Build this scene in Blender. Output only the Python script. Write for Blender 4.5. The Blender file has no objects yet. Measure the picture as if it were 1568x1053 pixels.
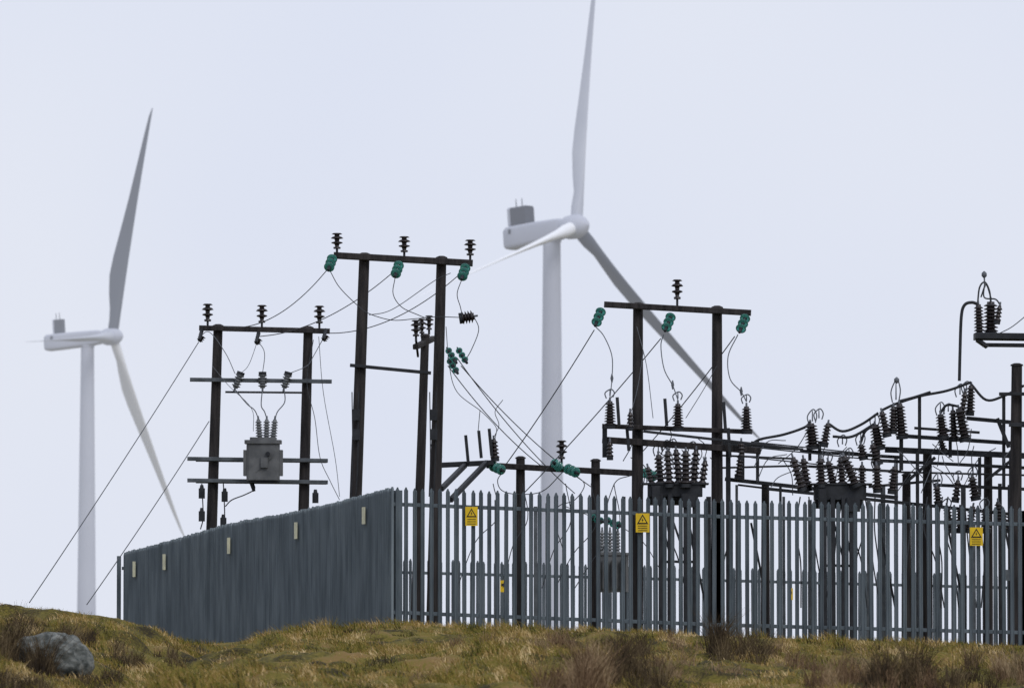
import bpy, math, random
import numpy as np
from mathutils import Vector, Matrix, noise
random.seed(7); rng=np.random.default_rng(7)
F=8711.0; HZ=1000.0; CZ=1.7
TH=math.atan((HZ-526.5)/F)
def W(px,py,d):
    u=(px-784)/F; v=(526.5-py)/F
    k=d/(math.cos(TH)-v*math.sin(TH))
    return Vector((u*k,d,CZ+k*(math.sin(TH)+v*math.cos(TH))))
scene=bpy.context.scene
cam=bpy.data.cameras.new('camera'); cam.lens=200; cam.sensor_width=36; cam.clip_end=20000; cam.clip_start=.5
co=bpy.data.objects.new('camera',cam); scene.collection.objects.link(co)
co.location=(0,0,CZ); co.rotation_euler=(math.pi/2+TH,0,0); scene.camera=co
cam.dof.use_dof=True; cam.dof.focus_distance=104; cam.dof.aperture_fstop=4.0
scene.view_settings.view_transform='Standard'; scene.view_settings.look='None'; scene.view_settings.exposure=0

# ---------------- materials
def mat(name,c1,c2=None,scale=8,rough=.7,metal=0,spec=.3,bump=0,stretch=(1,1,1),trans=0,c3=None):
    m=bpy.data.materials.new(name); m.use_nodes=True; nt=m.node_tree; p=nt.nodes['Principled BSDF']
    p.inputs['Roughness'].default_value=rough; p.inputs['Metallic'].default_value=metal
    p.inputs['Specular IOR Level'].default_value=spec; p.inputs['Transmission Weight'].default_value=trans
    if c2 is None: c2=tuple(x*.75 for x in c1)
    tc=nt.nodes.new('ShaderNodeTexCoord'); mp=nt.nodes.new('ShaderNodeMapping'); mp.inputs['Scale'].default_value=stretch
    nt.links.new(tc.outputs['Object'],mp.inputs[0])
    n=nt.nodes.new('ShaderNodeTexNoise'); n.inputs['Scale'].default_value=scale; n.inputs['Detail'].default_value=6
    nt.links.new(mp.outputs[0],n.inputs['Vector'])
    r=nt.nodes.new('ShaderNodeValToRGB'); r.color_ramp.elements[0].position=.34; r.color_ramp.elements[1].position=.66
    r.color_ramp.elements[0].color=(*c2,1); r.color_ramp.elements[1].color=(*c1,1)
    if c3:
        e=r.color_ramp.elements.new(.5); e.color=(*c3,1)
    nt.links.new(n.outputs['Fac'],r.inputs[0]); nt.links.new(r.outputs[0],p.inputs['Base Color'])
    if bump:
        b=nt.nodes.new('ShaderNodeBump'); b.inputs['Strength'].default_value=bump; b.inputs['Distance'].default_value=.02
        nt.links.new(n.outputs['Fac'],b.inputs['Height']); nt.links.new(b.outputs[0],p.inputs['Normal'])
    return m
WOOD=mat('creosoted_wood',(.042,.037,.037),(.013,.012,.013),14,.85,bump=.5,stretch=(1,1,.1))
STEEL=mat('dark_steel',(.028,.031,.037),(.012,.014,.018),6,.6)
GSTEEL=mat('galvanised_steel',(.12,.135,.15),(.065,.075,.085),5,.6,.2)
PALE=mat('galvanised_pale',(.130,.158,.180),(.070,.088,.104),1.8,.6,.15,bump=.1,c3=(.102,.127,.147),stretch=(3,3,.5))
PALE_SIDE=mat('galvanised_pale_side',(.195,.232,.258),(.115,.142,.163),2.2,.6,.1,bump=.1,c3=(.155,.187,.212),stretch=(3,3,.4))  # paler galvanised tone for the side fence
PORC=mat('brown_porcelain',(.020,.013,.014),(.010,.008,.009),10,.3,spec=.5)
GPORC=mat('grey_porcelain',(.16,.17,.18),(.10,.11,.12),10,.4,spec=.5)
GLASS=mat('green_glass',(.12,.50,.43),(.08,.36,.32),10,.12,spec=.6,trans=.6)
TANK=mat('tank_paint',(.14,.145,.15),(.085,.09,.095),5,.5,bump=.1)
WIRE=mat('wire',(.05,.055,.065),(.035,.04,.045),5,.6)
LWIRE=mat('aluminium_wire',(.15,.165,.19),(.10,.11,.13),5,.5)
YEL=mat('yellow_sign_paint',(.78,.52,.015),(.62,.42,.02),9,.5)
BLK=mat('black_sign_paint',(.015,.015,.015),None,4,.5)
WHT=mat('faded_label',(.74,.72,.50),(.55,.54,.40),6,.6)
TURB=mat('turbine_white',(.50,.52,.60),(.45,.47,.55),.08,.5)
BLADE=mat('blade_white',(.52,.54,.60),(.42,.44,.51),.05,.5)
BLADE_SHADED=mat('blade_shaded',(.05,.06,.085),(.035,.043,.065),.05,.5)  # darker copy of the blade white; shade on these blades is painted in
BLADE_HAZED=mat('blade_haze_faded',(.92,.93,.95),(.90,.91,.94),.05,.5)  # paler copy of the blade white; fading into haze is painted in
COOL=mat('cooler_grey',(.03,.037,.06),(.02,.026,.045),.5,.6)

# ---------------- mesh builder
class B:
    def __init__(s,name,parent=None): s.n=name; s.v=[]; s.f=[]; s.mi=[]; s.sm=[]; s.m=[]; s.p=parent
    def mid(s,m):
        if m not in s.m: s.m.append(m)
        return s.m.index(m)
    def add(s,vs,fs,m,smooth=False):
        o=len(s.v); i=s.mid(m); s.v+= [tuple(v) for v in vs]
        for f in fs: s.f.append([o+k for k in f]); s.mi.append(i); s.sm.append(smooth)
    def lathe(s,p0,p1,prof,m,n=12):
        p0=Vector(p0); p1=Vector(p1); ax=(p1-p0); L=ax.length; ax=ax.normalized()
        a=ax.orthogonal().normalized(); b=ax.cross(a)
        vs=[]; fs=[]
        for t,r in prof:
            c=p0+ax*(t*L)
            for k in range(n):
                an=2*math.pi*k/n; vs.append(c+(a*math.cos(an)+b*math.sin(an))*r)
        for i in range(len(prof)-1):
            for k in range(n):
                k2=(k+1)%n; fs.append([i*n+k,i*n+k2,(i+1)*n+k2,(i+1)*n+k])
        s.add(vs,fs,m,True)
        s.add(vs[:n],[list(range(n))[::-1]],m); s.add(vs[-n:],[list(range(n))],m)
    def cyl(s,p0,p1,r0,r1,m,n=10): s.lathe(p0,p1,[(0,r0),(1,r1)],m,n)
    def beam(s,p0,p1,w,h,m,up=Vector((0,0,1))):
        p0=Vector(p0);p1=Vector(p1);ax=(p1-p0).normalized()
        if abs(ax.dot(up))>.95: up=Vector((0,1,0))
        a=ax.cross(up).normalized(); b=a.cross(ax).normalized()
        bv=min(w,h)*.12; prof=[(-w/2+bv,-h/2),(w/2-bv,-h/2),(w/2,-h/2+bv),(w/2,h/2-bv),(w/2-bv,h/2),(-w/2+bv,h/2),(-w/2,h/2-bv),(-w/2,-h/2+bv)]
        vs=[q+a*x+b*y for q in(p0,p1) for x,y in prof]
        fs=[[k,(k+1)%8,8+(k+1)%8,8+k] for k in range(8)]+[list(range(8))[::-1],list(range(8,16))]
        s.add(vs,fs,m)
    def box(s,c,sx,sy,sz,m):
        c=Vector(c); s.beam(c-Vector((0,0,sz/2)),c+Vector((0,0,sz/2)),sx,sy,m)
    def tube(s,pts,r,m,n=6,smooth=True,sub=6):
        pts=[Vector(p) for p in pts]
        if smooth and len(pts)>2:
            q=[pts[0]*2-pts[1]]+pts+[pts[-1]*2-pts[-2]]; out=[]
            for i in range(1,len(q)-2):
                for k in range(sub):
                    t=k/sub; a,b,c,d=q[i-1],q[i],q[i+1],q[i+2]
                    out.append(.5*((2*b)+(c-a)*t+(2*a-5*b+4*c-d)*t*t+(3*b-a-3*c+d)*t**3))
            out.append(pts[-1]); pts=out
        vs=[];fs=[]
        ref=None
        for i,p in enumerate(pts):
            t=(pts[min(i+1,len(pts)-1)]-pts[max(i-1,0)]).normalized()
            if ref is None: ref=t.orthogonal().normalized()
            a=(ref-t*ref.dot(t)).normalized(); ref=a; b=t.cross(a)
            for k in range(n):
                an=2*math.pi*k/n; vs.append(p+(a*math.cos(an)+b*math.sin(an))*r)
        for i in range(len(pts)-1):
            for k in range(n):
                k2=(k+1)%n; fs.append([i*n+k,i*n+k2,(i+1)*n+k2,(i+1)*n+k])
        s.add(vs,fs,m,True)
    def done(s):
        me=bpy.data.meshes.new(s.n); me.from_pydata(s.v,[],s.f)
        for m in s.m: me.materials.append(m)
        me.polygons.foreach_set('material_index',s.mi); me.polygons.foreach_set('use_smooth',s.sm); me.update()
        o=bpy.data.objects.new(s.n,me); scene.collection.objects.link(o)
        if s.p: o.parent=s.p
        return o
def empty(name):
    o=bpy.data.objects.new(name,None); scene.collection.objects.link(o); return o

# ---------------- ground
def vnoise(x,y,seed=0):
    x=np.asarray(x,float);y=np.asarray(y,float)
    xi=np.floor(x).astype(np.int64);yi=np.floor(y).astype(np.int64);xf=x-xi;yf=y-yi
    def h(a,b):
        n=(a*374761393+b*668265263+seed*1442695041)&0x7fffffff
        n=((n^(n>>13))*1274126177)&0x7fffffff
        return ((n^(n>>16))&0xffff)/65535.0
    u=xf*xf*(3-2*xf);v=yf*yf*(3-2*yf)
    return (h(xi,yi)*(1-u)+h(xi+1,yi)*u)*(1-v)+(h(xi,yi+1)*(1-u)+h(xi+1,yi+1)*u)*v
DC=94.0
CX=[-400,0,60,100,150,180,240,280,330,360,400,450,520,600,700,800,1000,1050,1150,1250,1400,1568,2000]
CY=[905,931,935,939,945,951,970,990,1008,1002,984,971,968,970,972,974,980,986,988,994,999,1003,1010]
XC=(600-784)/F*99
def height(x,d,fine=True):
    x=np.asarray(x,float);d=np.asarray(d,float)
    px=784+x/DC*F
    zc=(HZ-np.interp(px,CX,CY))*DC/F+CZ
    t=np.clip((DC-d)/DC,0,3)
    zn=zc*(1-t**.8)
    zf=CZ+np.interp(784+x/99*F,[600,1568,2600],[43,10,-30])*99/F
    zf=np.where(x<XC,CZ+43*99/F+.112*np.clip(x-XC,-12,0),zf)
    zp=zf-.027*(np.clip(d,94,132)-99)
    s=np.clip((d-DC)/4,0,1); s=s*s*(3-2*s)
    z=zn*(1-s)+zp*s
    f=np.clip((d-132)/400,0,1); z=z+(-15-z)*(f**.7)
    if fine:
        am=np.clip((98-d)/7,0.12,1)*np.clip((d-10)/30,0,1)*(d<400)
        z=z+am*((vnoise(x/2.2,d/3.4,1)-.5)*.34+(vnoise(x/.75,d/1.0,2)-.5)*.28+(vnoise(x/.26,d/.3,3)-.5)*.14)-.02
    return z
def G(x,d): return float(height(x,d))
def on_ground(px,py,lo=45,hi=94):
    for d in np.arange(lo,hi,.25):
        x=(px-784)/F*d
        z=CZ+(HZ-py)/F*d
        if G(x,d)>=z: return float(d)
    return hi
xs=np.unique(np.concatenate([np.linspace(-6000,-200,14),np.linspace(-200,-14,28),np.linspace(-14,14,300),np.linspace(14,200,28),np.linspace(200,6000,14)]))
ds=np.unique(np.concatenate([np.linspace(-60,54,40),np.linspace(54,98,400),np.linspace(98,140,60),np.linspace(140,600,40),np.linspace(600,9000,20)]))
X,D=np.meshgrid(xs,ds); Z=height(X,D)
def npmesh(name,verts,faces,k,m):
    me=bpy.data.meshes.new(name); me.vertices.add(len(verts)); me.vertices.foreach_set('co',verts.astype(np.float32).ravel())
    nf=len(faces); me.loops.add(nf*k); me.loops.foreach_set('vertex_index',faces.astype(np.int32).ravel())
    me.polygons.add(nf); me.polygons.foreach_set('loop_start',np.arange(nf,dtype=np.int32)*k)
    me.update(calc_edges=True); me.materials.append(m)
    o=bpy.data.objects.new(name,me); scene.collection.objects.link(o); return o
V=np.stack([X,D,Z],-1).reshape(-1,3); nx=len(xs); ny=len(ds)
ii,jj=np.meshgrid(np.arange(ny-1),np.arange(nx-1),indexing='ij'); a=(ii*nx+jj).ravel()
Fc=np.stack([a,a+1,a+nx+1,a+nx],-1)
def grassmat(name,cols,sc,rough=.9,lo=.38,hi=.62):
    m=bpy.data.materials.new(name); m.use_nodes=True; nt=m.node_tree; p=nt.nodes['Principled BSDF']; p.inputs['Roughness'].default_value=rough
    p.inputs['Specular IOR Level'].default_value=.12
    tc=nt.nodes.new('ShaderNodeTexCoord'); mp=nt.nodes.new('ShaderNodeMapping'); mp.inputs['Scale'].default_value=(1,.5,.6)
    nt.links.new(tc.outputs['Object'],mp.inputs[0])
    n=nt.nodes.new('ShaderNodeTexNoise'); n.inputs['Scale'].default_value=sc; n.inputs['Detail'].default_value=4; nt.links.new(mp.outputs[0],n.inputs['Vector'])
    n2=nt.nodes.new('ShaderNodeTexNoise'); n2.inputs['Scale'].default_value=22; n2.inputs['Detail'].default_value=3; nt.links.new(tc.outputs['Object'],n2.inputs['Vector'])
    mx=nt.nodes.new('ShaderNodeMath'); mx.operation='MULTIPLY_ADD'; mx.inputs[1].default_value=.35; 
    nt.links.new(n2.outputs['Fac'],mx.inputs[0])
    ml=nt.nodes.new('ShaderNodeMath'); ml.operation='MULTIPLY'; ml.inputs[1].default_value=.65; nt.links.new(n.outputs['Fac'],ml.inputs[0]); nt.links.new(ml.outputs[0],mx.inputs[2])
    r=nt.nodes.new('ShaderNodeValToRGB'); el=r.color_ramp.elements
    el[0].position=lo; el[0].color=(*cols[0],1); el[1].position=hi; el[1].color=(*cols[-1],1)
    for i,c in enumerate(cols[1:-1]):
        e=el.new(lo+(hi-lo)*(i+1)/(len(cols)-1)); e.color=(*c,1)
    nt.links.new(mx.outputs[0],r.inputs[0]); nt.links.new(r.outputs[0],p.inputs['Base Color'])
    return m
GM=grassmat('moor_ground',[(.030,.024,.012),(.085,.070,.018),(.15,.125,.026),(.20,.13,.05)],1.6)
g=npmesh('ground',V,Fc,4,GM); g.data.polygons.foreach_set('use_smooth',[True]*len(Fc))
def blades(name,x,d,h,w,m,lean=.6,drift=.12):
    N=len(x); z=height(x,d)
    an2=rng.uniform(-.6,.6,N); la=rng.uniform(0,2*np.pi,N); lm=rng.uniform(.1,lean,N)*h
    wx=np.cos(an2)*w; wy=np.sin(an2)*w
    lx=np.cos(la)*lm+drift*h; ly=np.sin(la)*lm
    b=np.stack([x,d,z-.02],-1)
    wv=np.stack([wx,wy,0*wx],-1)
    mid=b+np.stack([lx*.35,ly*.35,h*.6],-1); tip=b+np.stack([lx,ly,h],-1)
    v=np.stack([b-wv/2,b+wv/2,mid+wv*.35,mid-wv*.35,tip-wv*.06,tip+wv*.06],1).reshape(-1,3)
    o=np.arange(N)*6
    f=np.concatenate([np.stack([o,o+1,o+2,o+3],-1),np.stack([o+3,o+2,o+5,o+4],-1)])
    return npmesh(name,v,f,4,m)
GB=grassmat('grass_blades',[(.045,.035,.018),(.12,.125,.026),(.25,.20,.045),(.26,.165,.055),(.46,.33,.14),(.64,.49,.27)],2.3,lo=.40,hi=.61)
N=360000
gd=56+41.5*rng.random(N); gx=(rng.random(N)-.5)*24
cl=vnoise(gx/.42,gd/.6,5)*.65+vnoise(gx/1.7,gd/2.5,6)*.55
keep=rng.random(N)<np.clip((cl-.35)*2.6,.12,1); gx=gx[keep];gd=gd[keep];cl=cl[keep]
gh=(.03+.26*np.clip(cl-.5,0,1)**1.1)*rng.uniform(.4,1.6,len(gx))
gw=rng.uniform(.006,.015,len(gx))
blades('grass',gx,gd,gh,gw,GB,1.0,-.35)
RUSH=grassmat('rush_stems',[(.07,.042,.028),(.14,.088,.052),(.23,.155,.09),(.36,.27,.16)],2.5)
RUSHD=grassmat('rush_stems_dark',[(.028,.021,.016),(.055,.040,.025),(.10,.072,.04),(.18,.135,.075)],2.5)
def tuft(px,py,wpx,hpx,n=500,m=RUSH,lo=45):
    d=on_ground(px,py,lo); s=d/F; x0=(px-784)*s
    k=rng.integers(0,9,n); cx=rng.normal(0,wpx*s*.24,9); cd=rng.normal(0,.7,9); chh=rng.uniform(.45,1.15,9)
    x=x0+cx[k]+rng.normal(0,wpx*s*.075,n); dd=d+cd[k]+rng.normal(0,.15,n)
    prof=np.clip(1-((x-x0-cx[k])/(wpx*s*.25))**2,.25,1)*chh[k]
    blades('rush_clump',x,dd,hpx*s*prof*rng.uniform(.35,1.1,n),rng.uniform(.006,.012,n),m,.85,.05)
for a_ in [(25,1020,110,75,1100,RUSHD),(60,985,120,45,700,RUSHD),(130,985,80,38,500,RUSHD),(880,1060,140,88,1400,RUSH),(965,1045,110,78,1000,RUSHD),(975,1003,60,42,450,RUSHD),(1120,1010,80,66,1000,RUSHD),(1300,1050,170,60,1100,RUSH),(1400,1055,170,72,1200,RUSHD),(1480,1040,110,50,500,RUSHD),(840,1000,90,38,450,RUSH),(560,968,60,12,150,RUSH),(1180,1000,120,28,450,RUSH),(740,985,120,20,300,RUSH),(200,1012,110,30,500,RUSHD),(1060,1035,120,36,450,RUSH),(640,1040,120,20,250,RUSH),(1540,1035,90,44,500,RUSH),(270,1010,50,34,200,RUSHD),(420,1025,150,16,250,RUSH),(30,1052,180,34,700,RUSHD),(1230,1020,120,32,400,RUSH),(150,1045,120,28,500,RUSHD),(1030,985,90,22,300,RUSH)]:
    tuft(*a_)
def boulder(px,py,wpx,hpx):
    d=on_ground(px,py); s=d/F
    import bmesh
    bm=bmesh.new(); bmesh.ops.create_icosphere(bm,subdivisions=5,radius=1)
    for v in bm.verts:
        c=v.co.copy(); f=1+.25*noise.noise(c*1.2+Vector((3,1,2)))+.14*noise.noise(c*2.7)+.05*noise.noise(c*8)
        c=c*f; c.z=min(c.z,.90+.12*noise.noise(c*2)-.14*abs(c.x-.1)); v.co=c
    me=bpy.data.meshes.new('boulder'); bm.to_mesh(me); bm.free()
    me.materials.append(mat('lichen_granite',(.22,.225,.21),(.04,.045,.042),4,.9,bump=.7,c3=(.11,.118,.112)))
    for p in me.polygons: p.use_smooth=False
    o=bpy.data.objects.new('boulder',me); scene.collection.objects.link(o)
    x=(px-784)*s; o.scale=(wpx*s/2,.38,hpx*s*.62); o.location=(x,d,G(x,d)+hpx*s*.30)
boulder(84,1035,108,74)

# ---------------- fences
def fence(name,pts,inner=1,sp=.147,H=2.4,dep=1.0,pm=PALE):
    root=empty(name); b=B('pales',root); r=B('rails_and_posts',root)
    cs=[(-.036,0),(-.024,.02*dep),(-.008,.005),(.008,.005),(.024,.02*dep),(.036,0)]
    for (x0,d0,z0),(x1,d1,z1) in zip(pts[:-1],pts[1:]):
        A=Vector((x0,d0,z0)); E=Vector((x1,d1,z1)); L=(Vector((x1,d1,0))-Vector((x0,d0,0))).length
        u=Vector((x1-x0,d1-d0,0)).normalized(); nrm=Vector((u.y,-u.x,0))*inner
        n=int(L/sp)
        for i in range(n+1):
            c=A.lerp(E,(i+.5)/(n+1))+Vector((0,0,random.uniform(-.012,.012)))+u*random.uniform(-.006,.006); bot=min(c.z-H,G(c.x,c.y)+.05)
            tl=random.gauss(0,.005)
            vs=[]
            for (a_,q) in cs:
                p=c+u*a_+nrm*q; vs.append((p.x,p.y,bot))
            for (a_,q) in cs:
                p=c+u*a_+nrm*q+u*tl; vs.append((p.x,p.y,c.z-.055))
            for (a_,q),t in zip(cs,[-.03,.0,-.0,-.0,.0,-.03]):
                p=c+u*a_*.5+nrm*(q-.012)+u*tl; vs.append((p.x,p.y,c.z+t))
            fs=[[k,k+1,7+k,6+k] for k in range(5)]+[[6+k,7+k,13+k,12+k] for k in range(5)]
            b.add(vs,fs,pm)
        for off in(-.30,-H+.22):
            r.beam(A-nrm*.035+Vector((0,0,off)),E-nrm*.035+Vector((0,0,off)),.05,.065,PALE)
        np_=max(1,round(L/2.75))
        for i in range(np_+1):
            c=A.lerp(E,i/np_)-nrm*.12; g0=G(c.x,c.y)-.2
            r.beam((c.x,c.y,g0),(c.x,c.y,c.z-.06),.02,.11,PALE); r.beam((c.x,c.y-.055,g0),(c.x,c.y-.055,c.z-.06),.075,.01,PALE); r.beam((c.x,c.y+.055,g0),(c.x,c.y+.055,c.z-.06),.075,.01,PALE)
    b.done(); r.done(); return root
def T(px,py,d): return tuple(W(px,py,d))
fence('palisade_fence',[T(603,745,99),T(1100,764,99),T(1568,776,99),T(1950,788,99)])
tops=[(603,745),(560,756),(520,767),(435,786),(380,795),(340,804),(285,820),(240,833),(191,845)]
fence('palisade_fence',[T(a,c,99+12*(603-a)/412) for a,c in tops],inner=-1,sp=.096,dep=1.9,pm=PALE_SIDE)
fence('palisade_fence',[T(191,846,111.3),T(605,855,127),T(1100,868,130),T(1568,880,131),T(1900,888,132)])
def sign(px,py,d,w,h):
    b=B('warning_sign'); s=d/F; c=W(px,py,d-.06); w*=s;h*=s
    b.beam(c-Vector((0,0,h/2)),c+Vector((0,0,h/2)),w,.006,YEL)
    q=c+Vector((0,-.006,h*.14)); R=w*.43
    def tri(R,y,m):
        vs=[q+Vector((R*math.sin(k*2*math.pi/3),y,R*math.cos(k*2*math.pi/3)-R*.1)) for k in range(3)]; b.add(vs,[[0,1,2]],m)
    tri(R*1.12,0,BLK); tri(R*.72,-.004,YEL)
    b.add([q+Vector((x*R,-.008,z*R)) for x,z in((.05,.42),(-.16,-.05),(-.02,-.05),(-.08,-.38),(.16,.06),(.02,.06))],[[0,1,2,5],[5,2,3,4]],BLK)
    for k in (.66,.78,.9):
        b.beam(c+Vector((-w*.34,-.007,h*(.5-k))),c+Vector((w*.34,-.007,h*(.5-k))),.003,h*.03,BLK)
    b.done()
sign(722,790,99,19,29); sign(984,800,99,21,29); sign(1495,821,99,20,28)
for px,py in((211,871),(257,860),(356,835),(459,812),(563,789)):
    d=99+12*(603-px)/412; b=B('fence_label'); c=W(px,py,d-.03)
    u=Vector((-4.9,12,0)).normalized(); n=Vector((-u.y,u.x,0))
    if n.y>0: n=-n
    c=c+n*.07
    vs=[c+u*a_*.075+Vector((0,0,z))+n*q for q in(.012,.002) for a_,z in((-1,-.15),(1,-.15),(1,.15),(-1,.15))]
    b.add(vs,[[0,1,2,3],[7,6,5,4],[0,4,5,1],[1,5,6,2],[2,6,7,3],[3,7,4,0]],WHT)
    b.done()
for px,py in((770,897),(1210,909)):
    b=B('warning_sign'); c=W(px,py,127); b.beam(c-Vector((0,0,.13)),c+Vector((0,0,.13)),.12,.006,YEL); b.beam(c+Vector((-.035,-.006,.03)),c+Vector((.035,-.006,.03)),.003,.06,BLK); b.done()

# ---------------- electrical parts
def pole(b,px0,py0,px1,py1,d,wpx=17,m=WOOD,cap=True):
    a=W(px0,py0,d); c=W(px1,py1,d); dr=(c-a)/(a.z-c.z); g0=G(c.x,d)-.3; e=a+dr*(a.z-g0); r=wpx*.5*d/F
    b.lathe(e,a,[(0,r*1.12),(.5,r*1.04),(1,r*.9)],m,14)
    if cap: b.lathe(a,a+Vector((0,0,.05)),[(0,r*1.12),(.5,r*1.05),(1,r*.5)],m,14)
def arm(b,px0,py0,px1,py1,d,th,m=WOOD,dep=.1,d1=None):
    b.beam(W(px0,py0,d),W(px1,py1,d1 or d),dep,th*d/F,m)
def pin(b,px,yt,yb,d,w=18):
    s=d/F; p0=W(px,yb,d); p1=W(px,yt,d); w*=s/2*1.1
    b.lathe(p0,p0.lerp(p1,.3),[(0,.022),(1,.022)],STEEL,8)
    b.lathe(p0.lerp(p1,.25),p1,[(0,w*.55),(.1,w*.6),(.14,w*.3),(.3,w*.4),(.36,w*.9),(.42,w*.85),(.47,w*.35),(.62,w*.4),(.66,w*1.0),(.76,w*.75),(.8,w*.4),(.9,w*.4),(.93,w*.85),(1,w*.6)],PORC,14)
def stack(b,p0,p1,w0,w1,n,m=PORC,core=.55):
    pr=[(0,w0*core)]
    for i in range(n):
        t0=.04+.92*i/n; dt=.92/n; w=w0+(w1-w0)*(i+.5)/n
        pr+=[(t0,w*core),(t0+dt*.15,w),(t0+dt*.35,w*.95),(t0+dt*.75,w*core)]
    pr.append((1,w1*core)); b.lathe(p0,p1,pr,m,12)
def stk(b,px0,yb,px1,yt,d,wpx,n=7,m=PORC,taper=.8,cap=True):
    wpx*=1.2
    s=d/F; p0=W(px0,yb,d); p1=W(px1,yt,d); stack(b,p0,p1,wpx*s/2,wpx*s/2*taper,n,m)
    if cap:
        ax=(p1-p0).normalized(); b.cyl(p1-ax*.02,p1+ax*.07,.022,.018,LWIRE); b.cyl(p0-ax*.05,p0+ax*.02,wpx*s*.42,wpx*s*.42,STEEL,10)
def strain(b,px0,py0,px1,py1,d,n=4,w=20,dd=-.15):
    w*=.82; n=max(3,n-1)
    p0=W(px0,py0,d); p1=W(px1,py1,d+dd); s=d/F*w/2
    ax=(p1-p0); b.cyl(p0,p1,.014,.014,STEEL,6)
    for i in range(n):
        c=p0+ax*(.2+.62*i/max(1,n-1)); u=ax.normalized()
        b.lathe(c,c+u*.025,[(0,.03),(.3,s*.7),(.55,s),(.75,s*.97),(.85,.05),(1,.04)],GLASS,18)
        b.cyl(c+u*.015,c+u*.07,.04,.024,STEEL,8)
    b.cyl(p1-ax.normalized()*.08,p1+ax.normalized()*.05,.035,.025,STEEL,8)
def wire(pts,d,r=.009,m=WIRE,b=None,sag=0):
    P=[]
    for p in pts: P.append(W(p[0],p[1],p[2] if len(p)>2 else d))
    if len(P)==2 and sag:
        A,E=P; P=[A.lerp(E,t)-Vector((0,0,sag*4*t*(1-t))) for t in np.linspace(0,1,9)]
    if b is None:
        bb=B('overhead_wire'); bb.tube(P,r,m); bb.done()
    else: b.tube(P,r,m)

# --- frame A
d=112; R=empty('utility_pole_frame')
b=B('poles_and_crossarms',R)
pole(b,334,500,324,810,d,16); pole(b,472,503,465,778,d,16)
arm(b,305,502,505,507,d-.15,8); arm(b,291,581,508,584,d-.15,6,GSTEEL); arm(b,345,600,462,601,d-.15,3,STEEL,.05)
for y in(702,735): arm(b,287,y,502,y+3,d-.18,6,GSTEEL); arm(b,300,y+2,500,y+4,d+.18,5,GSTEEL)
for x,y in((309,750),(344,755),(309,785),(342,795),(483,757)): b.box(W(x,y+5,d-.15),.12,.1,.2,STEEL); b.cyl(W(x,y-8,d-.15),W(x,y,d-.15),.03,.05,STEEL,8)
for x in(309,342): wire([(x,740),(x+2,790),(x-2,810)],d-.15,.012,STEEL,b)
b.done()
b=B('insulators',R)
for x,y in((318,465),(401,467),(489,468)): pin(b,x,y,y+36,d-.15,17)
for x,y in((309,512),(396,516),(499,511)): b.cyl(W(x,y-6,d-.2),W(x-4,y+8,d-.5),.04,.03,STEEL); stk(b,x+1,y+2,x-4,y+11,d-.3,11,3,cap=False)
for x0,x1 in((368,360),(402,402),(441,435)): stk(b,x0,573,x1,594,d-.25,12,5,GPORC,1); 
b.done()
b=B('jumper_wires',R)
wire([(303,520),(320,508),(345,540),(360,572)],d-.3,.008,LWIRE,b); wire([(395,522),(405,540),(402,572)],d-.3,.008,LWIRE,b); wire([(495,518),(480,545),(470,560),(442,572)],d-.3,.008,LWIRE,b)
wire([(395,520),(380,560),(362,575)],d-.3,.006,LWIRE,b); 
wire([(360,596),(378,618),(390,628),(396,642)],d-.4,.011,LWIRE,b); wire([(402,594),(400,620),(405,630),(409,642)],d-.4,.011,LWIRE,b); wire([(435,594),(436,615),(425,630),(421,642)],d-.4,.011,LWIRE,b)
wire([(325,560),(350,590),(385,625),(388,660)],d-.4,.006,LWIRE,b)
wire([(385,735),(390,748),(375,757),(355,765),(345,775)],d-.4,.012,STEEL,b); wire([(480,520),(470,585),(482,640),(490,700),(505,735),(520,765)],d-.3,.007,WIRE,b)
wire([(488,515),(495,600),(513,700),(520,760)],d-.4,.006,WIRE,b)
b.done()
b=B('pole_transformer'); s=d/F; c=W(403,707,d-.5)
w_=50*s; h_=56*s
b.box(c,w_,.42,h_,TANK); b.box(c+Vector((0,0,h_/2+.03)),w_*1.12,.5,.07,TANK); b.box(c+Vector((0,0,h_/2+.09)),w_*.8,.36,.06,TANK)
for k in range(7): b.box(c+Vector((-w_*.55,-.15+.05*k,-.02)),.06,.015,h_*.7,TANK); b.box(c+Vector((w_*.55,-.15+.05*k,-.02)),.06,.015,h_*.7,TANK)
b.box(c+Vector((.03,-.24,-.02)),.14,.06,.2,TANK); b.beam(c+Vector((-.13,-.23,-.2)),c+Vector((.2,-.23,.1)),.01,.012,TANK); b.cyl(c+Vector((.1,-.22,.15)),c+Vector((.1,-.29,.15)),.045,.045,STEEL,12)
b.box(c-Vector((0,0,h_/2+.03)),w_*.85,.3,.04,STEEL)
for x0,x1 in((398,393),(408,409),(418,424)): stk(b,x0,673,(x0+x1)/2,642,d-.5,11,7,GPORC,.8)
b.cyl(W(385,737,d-.4),W(389,752,d-.4),.05,.03,STEEL)
b.done()
wire([(304,524,111.7),(45,922,96)],0,.009,sag=.05); wire([(320,645,111.8),(133,925,98)],0,.009,sag=.05)
for p,q,sg in(((340,500,112),(502,412,105),.35),((398,515,112),(603,416,105),.25),((495,510,112),(704,420,105),.3)): wire([p,q],0,.009,sag=sg)
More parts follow.
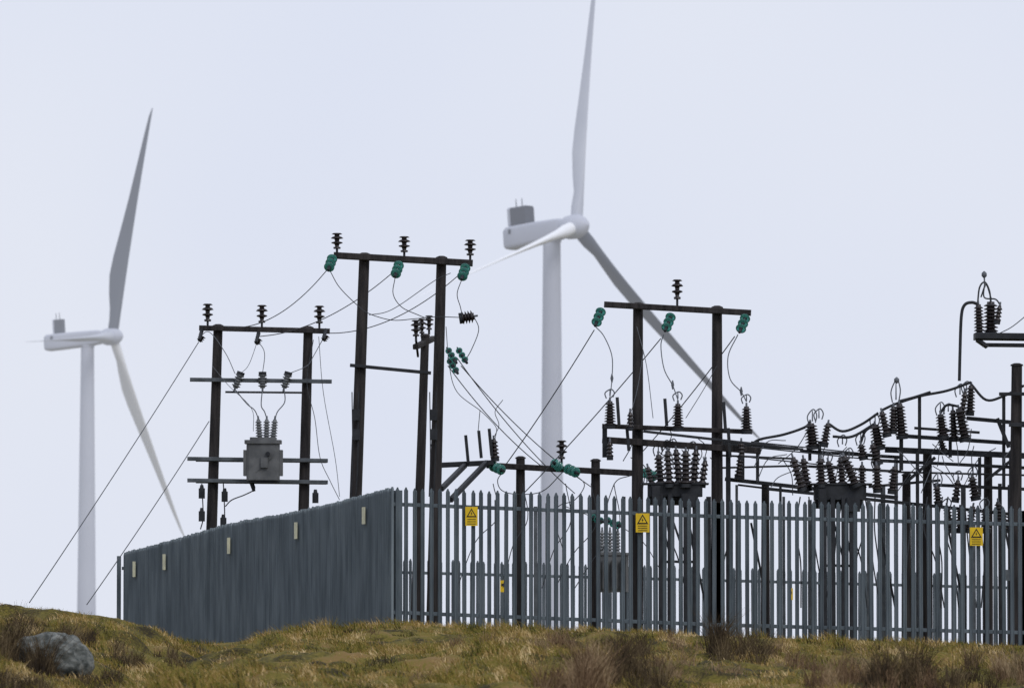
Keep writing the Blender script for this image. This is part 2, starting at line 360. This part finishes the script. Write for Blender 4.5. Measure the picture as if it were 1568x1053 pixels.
# --- frame B
d=105; R=empty('utility_pole_frame'); b=B('poles_and_crossarms',R)
pole(b,558,391,545,752,d,18); pole(b,676,396,667,750,d,17)
arm(b,511,391,724,403,d-.18,10,WOOD,.12); arm(b,536,559,660,571,d-.15,5,STEEL); 
for x in (545,664):
    for y in(635,665): b.box(W(x,y,d-.2),.14,.12,.2,STEEL); 
    wire([(x+4,600),(x+3,700),(x,760)],d-.2,.012,STEEL,b); wire([(x-6,600),(x-5,700),(x-7,760)],d-.2,.010,STEEL,b)
b.done(); b=B('insulators',R)
for x,y in((516,357),(619,362),(720,367)): pin(b,x,y,y+32,d-.15,18)
for x,y in((510,392),(612,402),(714,406)): strain(b,x,y,x-7,y+20,d-.2,4,20,-.5)
stk(b,707,487,726,484,d-.3,17,4,taper=1); 
for x,y in((684,532),(700,532),(686,548)): strain(b,x,y,x+14,y+22,d,3,13,-.6)
b.done(); b=B('jumper_wires',R)
wire([(505,414),(520,440),(548,468),(565,480),(600,490),(635,488),(668,485),(707,486)],d-.4,.008,WIRE,b)
wire([(605,425),(602,450),(615,470),(640,482),(655,488)],d-.4,.008,WIRE,b)
wire([(565,482),(590,478),(615,465),(665,430),(690,418)],d-.4,.007,WIRE,b)
wire([(707,428),(700,450),(705,470),(708,484)],d-.4,.008,WIRE,b)
wire([(726,485),(733,505),(722,535),(712,552)],d-.4,.008,WIRE,b)
wire([(683,500),(688,560),(700,600),(735,628),(748,640)],d-.4,.007,WIRE,b)
b.done()
# pole C
d=107; R=empty('utility_pole'); b=B('pole_and_arm',R); pole(b,651,515,643,750,d,14)
b.beam(W(636,531,d-.8),W(664,518,d+.8),.1,.1,WOOD); b.beam(W(640,545,d-.2),W(637,520,d-.8),.04,.05,STEEL); b.done()
b=B('insulators',R); pin(b,637,490,523,d-.7,16); pin(b,646,488,518,d,13); pin(b,657,483,512,d+.6,14); b.done()
for q in (((700,548,105),(880,755,109)),((686,560,105),(838,720,108)),((706,560,105),(905,745,109))): wire([q[0],q[1]],0,.009,sag=.15)
wire([(735,628),(733,650),(732,662)],105,.007); wire([(748,640),(760,655),(758,672)],105,.007); wire([(770,612),(758,630),(764,650),(757,668)],105,.007)
# --- structure D
d=108; R=empty('utility_pole_frame'); b=B('poles_and_crossarms',R)
pole(b,797,702,797,900,d,15); pole(b,912,706,912,900,d,15)
arm(b,745,712,968,724,d-.15,9,WOOD,.12); arm(b,672,712,756,708,d-.4,8,STEEL,.12)
b.beam(W(676,748,105.2),W(712,712,d-.4),.08,.10,STEEL); b.beam(W(690,765,105.2),W(745,708,d-.4),.08,.10,STEEL); arm(b,660,680,676,700,105,4,STEEL)
for x,y in((713,666),(733,659),(749,656)): b.beam(W(x,y,d-.5),W(x+4,y+42,d-.5),.06,.06,STEEL)
b.done(); b=B('insulators',R)
stk(b,758,702,756,672,d-.4,13,5); pin(b,860,674,712,d-.15,17)
for x,y in((752,712),(866,716),(985,722)): strain(b,x,y,x+18,y+8,d-.2,4,20,-.5)
strain(b,858,716,848,708,d-.2,3,18,-.4)
b.done(); b=B('jumper_wires',R)
wire([(770,722),(762,735),(768,750),(790,756),(830,752),(862,722)],d-.4,.009,WIRE,b)
wire([(880,726),(895,742),(880,765),(855,775),(850,800),(862,840)],d-.4,.009,WIRE,b)
wire([(965,728),(945,735),(935,755),(925,790)],d-.4,.009,WIRE,b)
for i,(x0,x1) in enumerate(((755,700),(800,770),(866,830),(905,850),(940,880))):
    wire([(x0,740),(x0+8,790+4*i),((x0+x1)/2,830+6*i),(x1,900)],d-.6,.009,WIRE,b)
b.done()
for p,q in(((910,505,106),(768,720,107.5)),((1012,518,106),(800,757,107.5)),((1125,515,106),(985,690,107.5))): wire([p,q],0,.010,sag=.06)
# --- frame E
d=106; R=empty('utility_pole_frame'); b=B('poles_and_crossarms',R)
pole(b,977,467,976,770,d,17); pole(b,1098,472,1098,770,d,17)
arm(b,925,466,1150,479,d-.18,9,WOOD,.12)
arm(b,922,652,1152,661,d-.2,7); arm(b,922,673,1165,690,d-.2,10); arm(b,985,660,1230,688,d-.9,4,STEEL,.05)
for x,y0,y1 in((945,608,652),(1018,610,652),(1108,615,660),(930,678,700),(960,655,690),(1115,655,700)): b.beam(W(x,y0,d-.4),W(x+3,y1,d-.4),.06,.05,STEEL)
b.beam(W(926,652,d-.3),W(926,700,d-.3),.09,.08,STEEL)
b.done(); b=B('insulators',R); pin(b,1037,428,468,d-.15,17)
for x,y in((922,472),(1029,480),(1143,482)): strain(b,x,y,x-10,y+25,d-.2,4,20,-.5)
for x,y in((934,610),(1038,614),(1143,618)): stk(b,x,y+42,x,y+4,d-.5,17,8,taper=.7)
for x,y in((934,700),(965,655),(1135,700)): stk(b,x,y,x,y-24,d-.5,10,4)
b.done(); b=B('jumper_wires',R)
for pts in([(912,500),(925,515),(937,545),(937,580),(934,608)],[(1016,512),(1012,530),(1017,565),(1030,590),(1038,612)],[(1130,512),(1115,545),(1118,580),(1135,600),(1143,615)]): wire(pts,d-.5,.010,LWIRE,b); b.lathe(W(pts[3][0],pts[3][1]+6,d-.5),W(pts[3][0],pts[3][1]-8,d-.5),[(0,.01),(.5,.03),(1,.01)],LWIRE,8)
wire([(975,500),(990,560),(1000,640)],d-.4,.007,LWIRE,b); wire([(985,540),(975,600),(960,650)],d-.4,.007,LWIRE,b); wire([(1098,560),(1075,600),(1050,640)],d-.3,.007,WIRE,b)
b.done()
def breaker(name,x0,x1,yt,yb,d,bush,legs):
    R=empty(name); b=B('tank_and_stand',R); s=d/F
    c=(W(x0,(yt+yb)/2,d)+W(x1,(yt+yb)/2,d))/2; L=(x1-x0)*s
    b.box(c,L*.86,.5,(yb-yt)*s*.7,STEEL); b.box(c+Vector((0,0,(yb-yt)*s*.4)),L*1.06,.56,.03,STEEL)
    b.cyl(c+Vector((-L*.42,0,-(yb-yt)*s*.35)),c+Vector((L*.36,0,-(yb-yt)*s*.35)),.16,.16,STEEL,16)
    b.box(c+Vector((L*.2,-.3,-(yb-yt)*s*.6)),.26,.2,.25,STEEL); b.box(c+Vector((-L*.3,-.3,-(yb-yt)*s*.3)),.16,.14,.35,STEEL)
    for x in legs:
        for dy in(-.3,.3):
            p=W(x,yb,d+dy); b.beam((p.x,p.y,G(p.x,p.y)-.1),(p.x,p.y,p.z+.1),.09,.09,STEEL if dy<0 else GSTEEL)
    for a_,e in zip(legs[:-1],legs[1:]):
        b.beam(W(a_,yb+20,d-.3),W(e,yb+90,d-.3),.03,.04,STEEL)
        arm(b,a_,yb+95,e,yb+96,d-.3,4,STEEL,.05)
    b.done(); b=B('bushings',R)
    for q in bush: stk(b,q[0],q[1],q[2],q[3],d+q[4],q[5],q[6] if len(q)>6 else 7)
    b.done()
breaker('circuit_breaker',985,1082,738,764,105,[(1012,742,1008,696,.2,15),(1025,742,1022,690,-.3,14),(1040,742,1035,688,.3,14),(1050,742,1050,690,-.3,17),(1062,742,1066,688,.2,14),(998,742,992,715,-.1,11,5),(1075,742,1080,705,0,12,5)],[1012,1026,1050,1064])
breaker('circuit_breaker',1240,1332,738,770,105,[(1228,748,1214,700,-.3,15),(1236,748,1230,702,.3,15),(1258,742,1256,702,-.2,16),(1276,744,1268,706,.3,15),(1290,742,1287,700,.2,14),(1310,742,1292,698,-.3,18),(1320,748,1320,712,.2,13),(1344,750,1342,712,-.2,15),(1366,752,1370,714,-.2,14)],[1262,1275,1292,1304])
# --- busbar structure
d=107; R=empty('substation_busbar_frame'); b=B('frame',R)
for x,yt,w in((1172,742,13),(1388,728,14),(1420,692,15),(1513,698,14)): pole(b,x,yt,x,900,d,w,WOOD)
for x,yt in((955,760),(1115,690),(1128,742),(1320,745),(1352,742),(1372,700),(1437,742),(1531,740),(1460,795),(1490,800),(760,765),(700,762),(838,770),(820,775),(890,780),(1085,760),(1002,765),(1200,760),(1240,765),(1330,765),(1404,690),(1475,745),(1545,742)):
    dd=d-1+((x*7)%5)*.6
    p=W(x,yt,dd); b.beam((p.x,p.y,G(p.x,p.y)-.1),p,.05+.02*(x%3),.06,STEEL if x%2 else GSTEEL)
for q in((1100,678,1222,687,5),(1105,697,1215,702,3),(1103,716,1215,713,3),(1110,733,1375,762,6),(1130,742,1212,752,3),(1175,748,1560,788,5),(1355,688,1600,699,9),(1380,667,1560,679,6),(1350,705,1570,716,5),(1480,640,1600,651,6),(1360,722,1600,728,3),(1225,690,1380,700,5),(1400,655,1500,662,4),(1330,745,1440,735,4),(1430,742,1600,750,5),(1210,712,1380,722,4)):
    arm(b,q[0],q[1],q[2],q[3],d-.25-.02*(q[1]%7),q[4],STEEL,.06)
for x,y0,y1,w in((1408,608,692,5),(1537,603,745,5),(1160,675,740,5),(1136,690,735,8),(1380,665,720,6),(1455,668,700,5),(1500,700,760,5),(1345,675,720,5),(1240,680,705,5),(1405,692,790,5),(1300,765,800,5),(1195,745,790,4),(1475,745,790,4),(1548,690,760,6),(1255,675,705,5)): b.beam(W(x,y0,d-.5),W(x,y1,d-.5),w*d/F,.05,STEEL)
b.beam(W(1527,640,d-.6),W(1545,685,d-.6),.06,.07,STEEL); b.beam(W(1385,740,d-.6),W(1432,700,d-.6),.05,.06,STEEL); b.beam(W(1510,735,d-.6),W(1548,705,d-.6),.05,.06,STEEL)
for x in (1055,1150,1345,1450,1537): b.beam(W(x,800,d+.4),W(x+26,930,d+.4),.04,.05,STEEL)
b.done(); b=B('surge_arresters',R)
for q in((1245,684,1241,648,21,7),(1262,680,1268,648,13,6),(1346,685,1340,650,20,7),(1358,665,1350,630,14,6),(1367,660,1368,622,13,7),(1381,668,1377,618,18,9),(1344,708,1336,680,16,5),(1444,668,1440,634,17,7),(1461,672,1459,628,14,8),(1478,672,1468,625,19,8),(1485,632,1487,590,14,8),(1472,640,1478,600,11,6),(1322,700,1318,680,14,4),(1130,730,1134,695,11,6),
  (1437,770,1434,744,13,5),(1463,765,1467,735,12,5),(1494,762,1488,730,16,6),(1455,812,1450,775,14,7),(1470,812,1470,778,13,7),(1484,812,1490,775,14,7),(1510,812,1508,778,14,7),(1530,800,1528,768,12,6),(1545,812,1550,775,13,6),(1445,690,1440,672,12,4),(1540,812,1535,780,12,5)):
    stk(b,q[0],q[1],q[2],q[3],d-.6-(q[0]%5)*.08,q[4],q[5])
b.done(); b=B('bus_conductors',R)
for pts in([(1150,680),(1165,672),(1200,665),(1232,654),(1241,645)],[(1268,648),(1290,660),(1318,650),(1345,632)],[(1275,668),(1305,668),(1340,648)],[(1350,628),(1372,618),(1410,606),(1450,598),(1487,585)],[(1377,614),(1400,608),(1425,600)],[(1487,588),(1510,612),(1537,606),(1568,590)],[(1440,632),(1450,620),(1468,622)],[(1340,650),(1325,660),(1318,678)]): wire(pts,d-.6,.026,STEEL,b)
def curl(x,y,h,w=12,dd=-.6):
    wire([(x-w*.5,y+4),(x-w*.7,y-h*.4),(x-w*.2,y-h*.9),(x+w*.25,y-h),(x+w*.6,y-h*.5),(x+w*.4,y+2)],d+dd,.012,LWIRE,b); b.cyl(W(x,y,d+dd),W(x,y-h*.9,d+dd),.014,.01,LWIRE,6)
for x,y,h in((1244,645,18),(1254,640,14),(1340,650,16),(1372,612,30),(1440,632,16),(1452,630,12),(1470,604,16),(1480,598,14),(1318,678,16),(1290,680,14),(1030,686,14),(1008,694,16),(1060,686,10),(1020,688,14),(1436,742,18),(1467,733,12),(1490,728,14),(1300,700,14),(1268,704,12),(1342,712,12),(934,606,10),(1038,610,10),(1143,614,10),(1450,775,12),(1508,775,12)): curl(x,y,h,11)
b.lathe(W(1373,587,d-.6),W(1373,577,d-.6),[(0,.01),(.3,.05),(.7,.05),(1,.01)],LWIRE,10)
for k in range(22):
    x0=1185+random.random()*370; y0=650+random.random()*80; x1=x0+random.uniform(-50,50); 
    wire([(x0,y0),((x0+x1)/2+random.uniform(-8,8),(y0+40)-random.uniform(0,40)),(x1,y0+random.uniform(15,60))],d-.7,.009,LWIRE if k%2 else WIRE,b)
for k in range(16):
    x0=960+random.random()*130; y0=650+random.random()*60; x1=x0+random.uniform(-40,40); wire([(x0,y0),((x0+x1)/2+10,y0+15),(x1,y0+40)],d-.9,.009,LWIRE if k%2 else WIRE,b)
for k in range(20):
    x0=1000+random.random()*560; x1=x0+random.uniform(-30,30); wire([(x0,760),(x0+random.uniform(-10,10),810),((x0+x1)/2,860),(x1,930)],d-.8,.013,WIRE,b)
b.done()
# --- right terminal pole with platform
d=105; R=empty('terminal_pole_frame'); b=B('poles_and_platform',R)
pole(b,1557,560,1554,900,d,18); pole(b,1586,500,1586,900,d,18)
arm(b,1492,515,1640,517,d-.2,10,STEEL,.5); arm(b,1505,528,1600,529,d-.2,5,STEEL,.3); b.beam(W(1496,520,d-.2),W(1512,531,d-.2),.4,.06,STEEL)
arm(b,1530,603,1600,603,d-.2,5,STEEL); arm(b,1545,650,1600,652,d-.2,6,STEEL)
b.box(W(1543,880,d-.4),.1,.1,.2,GSTEEL)
b.done(); b=B('arresters',R)
stk(b,1500,514,1498,466,d-.3,15,9); stk(b,1517,510,1517,462,d-.1,20,8,taper=.9); stk(b,1527,492,1531,468,d-.4,10,4)
b.done(); b=B('conductors',R)
wire([(1498,466),(1488,463),(1477,467),(1472,485),(1470,540),(1469,583)],d-.3,.03,STEEL,b)
wire([(1517,462),(1515,445),(1508,432),(1500,440),(1497,464)],d-.3,.016,WIRE,b); wire([(1508,432),(1507,455),(1524,458),(1531,466)],d-.3,.014,WIRE,b); wire([(1502,455),(1510,436),(1518,458)],d-.3,.014,STEEL,b)
b.cyl(W(1508,440,d-.3),W(1507,422,d-.3),.015,.015,LWIRE); b.lathe(W(1507,426,d-.3),W(1507,415,d-.3),[(0,.01),(.3,.05),(.7,.05),(1,.01)],LWIRE,10)
wire([(1531,510),(1550,500),(1575,480)],d-.3,.009,WIRE,b)
b.done()
for y in(676,684,700): wire([(1150,y),(1360,y+22)],106.3,.013)
# ground transformer behind fence
d=114; b=B('ground_transformer'); s=d/F; c=W(934,878,d)
b.box(c,56*s,.6,56*s,TANK); b.box(c+Vector((0,0,30*s)),60*s,.66,.05,TANK)
for k in range(8): b.box(c+Vector((-25*s+k*7*s,-.36,-.02)),.02,.1,44*s,TANK)
for x in(922,934,946): stk(b,x,848,x,812,d-.1,8,7,GPORC)
for x in(912,956):
    p=W(x,905,d); b.beam((p.x,p.y,G(p.x,p.y)-.1),p,.08,.3,STEEL)
b.done()
d=108; b=B('strain_insulator')
strain(b,925,795,950,805,d,4,16,-.4); strain(b,905,790,922,798,d,3,14,-.4); wire([(866,775),(905,790)],d,.008,WIRE,b); wire([(950,805),(985,830),(1010,870)],d,.008,WIRE,b); b.done()

# ---------------- turbines
def turbine(hx,hy,d,R_px,alpha,blist,nlen,nh,tow_off,tow_w,cool,tilt=.08):
    root=empty('wind_turbine'); s=d/F; hub=W(hx,hy,d)
    a=Vector((math.sin(alpha),-math.cos(alpha),tilt)).normalized()
    side=a.cross(Vector((0,0,1))).normalized(); up=side.cross(a).normalized()
    b=B('nacelle',root); L=nlen*s; H=nh*s
    secs=[(-L,.72,-.10),(-L+.15,.88,-.09),(-L+.7,1.02,-.07),(-L*.78,1.02,-.05),(-L*.5,.98,-.02),(-L*.3,.92,0),(-L*.2,.86,.02),(-L*.13,.72,.03),(-L*.10,.6,.03)]
    vs=[];fs=[];n=28
    for t,k,o in secs:
        for i in range(n):
            an=2*math.pi*i/n; ca,sa=math.cos(an),math.sin(an); e=.36
            x=math.copysign(abs(ca)**e,ca)*H*.46*k; y=math.copysign(abs(sa)**e,sa)*H*.46*k
            vs.append(hub+a*t+side*x+up*(y+o*H))
    for j in range(len(secs)-1):
        for i in range(n): i2=(i+1)%n; fs.append([j*n+i,j*n+i2,(j+1)*n+i2,(j+1)*n+i])
    fs.append(list(range(n))[::-1]); fs.append([(len(secs)-1)*n+i for i in range(n)])
    b.add(vs,fs,TURB,True)
    # box-shaped cooler housing: pale cheek, dark radiator face
    cw,ch=cool; cc=hub-a*(L*.79)+up*(H*.40)
    b.beam(cc-a*cw*s*.45+up*ch*s*.5,cc+a*cw*s*.55+up*ch*s*.5,cw*s*.75,ch*s,COOL,up)
    b.beam(cc-a*cw*s*.62+up*ch*s*.5,cc-a*cw*s*.452+up*ch*s*.5,cw*s*.78,ch*s*1.04,TURB,up)
    for k in(-.3,.1): b.cyl(cc+up*ch*s+a*cw*s*k,cc+up*(ch*s+1.3)+a*cw*s*k,.09,.06,COOL,6)
    q=hub-a*(L*.62)-side*(H*.50)-up*(H*.02)
    for sg in(-1,1):
        q=hub-a*(L*.86)+side*(sg*H*.465)+up*(H*.16); b.box(q,.7,.12,.7,COOL)
    b.done()
    b=B('hub',root); r=nh*s*.5
    b.lathe(hub-a*r*1.1,hub+a*r*1.3,[(0,r*.8),(.15,r*.95),(.45,r*1.0),(.65,r*.93),(.82,r*.7),(.94,r*.4),(1,r*.08)],TURB,28)
    b.done()
    for dx,dy,sg,m,cmax in blist:
        dd=math.sqrt(max(0,R_px**2-dx*dx-dy*dy))*sg
        u=Vector((dx,dd,dy)).normalized(); Rl=R_px*s
        ch=(a-u*a.dot(u)).normalized(); th=u.cross(ch).normalized()
        b=B('blade',root); n=20; vs=[];fs=[]; st=[(.03,.045,1),(.07,.045,1),(.12,.05,.8),(.18,.062,.5),(.26,.072,.32),(.34,.068,.25),(.45,.056,.2),(.6,.041,.17),(.75,.029,.15),(.88,.019,.13),(.96,.012,.12),(.995,.004,.12)]
        for t,c,tk in st:
            c*=Rl*(cmax if t>.1 else max(.85,cmax)); le=.0225*Rl*(1-t*.85)
            tw=(.35*(1-t)**2)
            cdir=ch*math.cos(tw)+th*math.sin(tw); tdir=th*math.cos(tw)-ch*math.sin(tw)
            pb=hub+u*(t*Rl)+ch*(Rl*.018*t*t)
            for i in range(n):
                an=2*math.pi*i/n; cx=le-c*.5+math.cos(an)*c*.5; shp=1 if tk>.9 else (.55+.45*math.cos(an)) ** .5
                vs.append(pb+cdir*cx+tdir*(math.sin(an)*c*.5*tk*shp))
        for j in range(len(st)-1):
            for i in range(n): i2=(i+1)%n; fs.append([j*n+i,j*n+i2,(j+1)*n+i2,(j+1)*n+i])
        fs.append([(len(st)-1)*n+i for i in range(n)])
        b.add(vs,fs,m,True); b.done()
    b=B('tower',root); tp=hub-a*(tow_off*s); tp.z-=H*.45; g0=G(tp.x,tp.y)-1
    w0,w1,yl=tow_w; hh=tp.z-g0; slope=(w1-w0)/(yl*s)*hh
    b.lathe((tp.x,tp.y,g0),tp,[(0,(w0+slope)*s/2),(.9,(w0+slope*.1)*s/2),(1,w0*s/2)],TURB,40)
    b.lathe(tp-Vector((0,0,.1)),tp+Vector((0,0,.6)),[(0,w0*s*.54),(1,w0*s*.54)],TURB,32)
    b.done()
turbine(881,347,846,485,math.radians(50),[(33,462,1,BLADE,.68),(290,-325,1,BLADE_SHADED,.95),(-245,-135,-1,BLADE_HAZED,.9)],134,38,47,(27,34,380),(30,29))
turbine(172,515,1100,365,math.radians(72),[(51,358,1,BLADE_SHADED,1.0),(95,-305,1,BLADE_HAZED,.85),(-112,-28,-1,BLADE,1.0)],110,27,41,(20,28,370),(14,22),.06)

# ---------------- world & sun
SKYC=(.745,.785,.895)
w=bpy.data.worlds.new('World'); scene.world=w; w.use_nodes=True; nt=w.node_tree; bg=nt.nodes['Background']
sk=nt.nodes.new('ShaderNodeTexSky'); sk.sky_type='NISHITA'; sk.sun_disc=False; sk.sun_elevation=math.radians(42); sk.sun_rotation=math.radians(150); sk.dust_density=3
tc=nt.nodes.new('ShaderNodeTexCoord'); n=nt.nodes.new('ShaderNodeTexNoise'); n.inputs['Scale'].default_value=7; n.inputs['Detail'].default_value=2; nt.links.new(tc.outputs['Generated'],n.inputs['Vector'])
r=nt.nodes.new('ShaderNodeValToRGB'); r.color_ramp.elements[0].position=.35; r.color_ramp.elements[1].position=.65
r.color_ramp.elements[0].color=(.70,.75,.90,1); r.color_ramp.elements[1].color=(.80,.83,.92,1); nt.links.new(n.outputs['Fac'],r.inputs[0])
sc=nt.nodes.new('ShaderNodeVectorMath'); sc.operation='SCALE'; sc.inputs['Scale'].default_value=10; nt.links.new(r.outputs[0],sc.inputs[0])
mx=nt.nodes.new('ShaderNodeMix'); mx.data_type='RGBA'; mx.inputs['Factor'].default_value=.95
nt.links.new(sk.outputs[0],mx.inputs['A']); nt.links.new(sc.outputs[0],mx.inputs['B']); nt.links.new(mx.outputs['Result'],bg.inputs['Color']); bg.inputs['Strength'].default_value=.1
L=bpy.data.lights.new('sun','SUN'); L.energy=1.0; L.angle=math.radians(20); L.color=(1,.97,.92)
lo=bpy.data.objects.new('sun',L); scene.collection.objects.link(lo)
az=math.radians(150); el=math.radians(42); dr=Vector((math.sin(az)*math.cos(el),math.cos(az)*math.cos(el),math.sin(el)))
lo.rotation_euler=dr.to_track_quat('Z','Y').to_euler()
# mist beyond the substation; sky-coloured emission stands in for light scattered by haze
mm=bpy.data.materials.new('mist'); mm.use_nodes=True; nt=mm.node_tree; nt.nodes.clear()
out=nt.nodes.new('ShaderNodeOutputMaterial'); ab=nt.nodes.new('ShaderNodeVolumeAbsorption'); em=nt.nodes.new('ShaderNodeEmission'); ad=nt.nodes.new('ShaderNodeAddShader')
SG=.00030
ab.inputs['Color'].default_value=(0,0,0,1); ab.inputs['Density'].default_value=SG; em.inputs['Color'].default_value=(*SKYC,1); em.inputs['Strength'].default_value=SG
nt.links.new(ab.outputs[0],ad.inputs[0]); nt.links.new(em.outputs[0],ad.inputs[1]); nt.links.new(ad.outputs[0],out.inputs['Volume'])
b=B('mist'); x0,x1,y0,y1,z0,z1=-1500,1500,170,2500,-40,420
vs=[(x,y,z) for z in(z0,z1) for x,y in((x0,y0),(x1,y0),(x1,y1),(x0,y1))]
b.add(vs,[[3,2,1,0],[4,5,6,7],[0,1,5,4],[1,2,6,5],[2,3,7,6],[3,0,4,7]],mm); b.done()
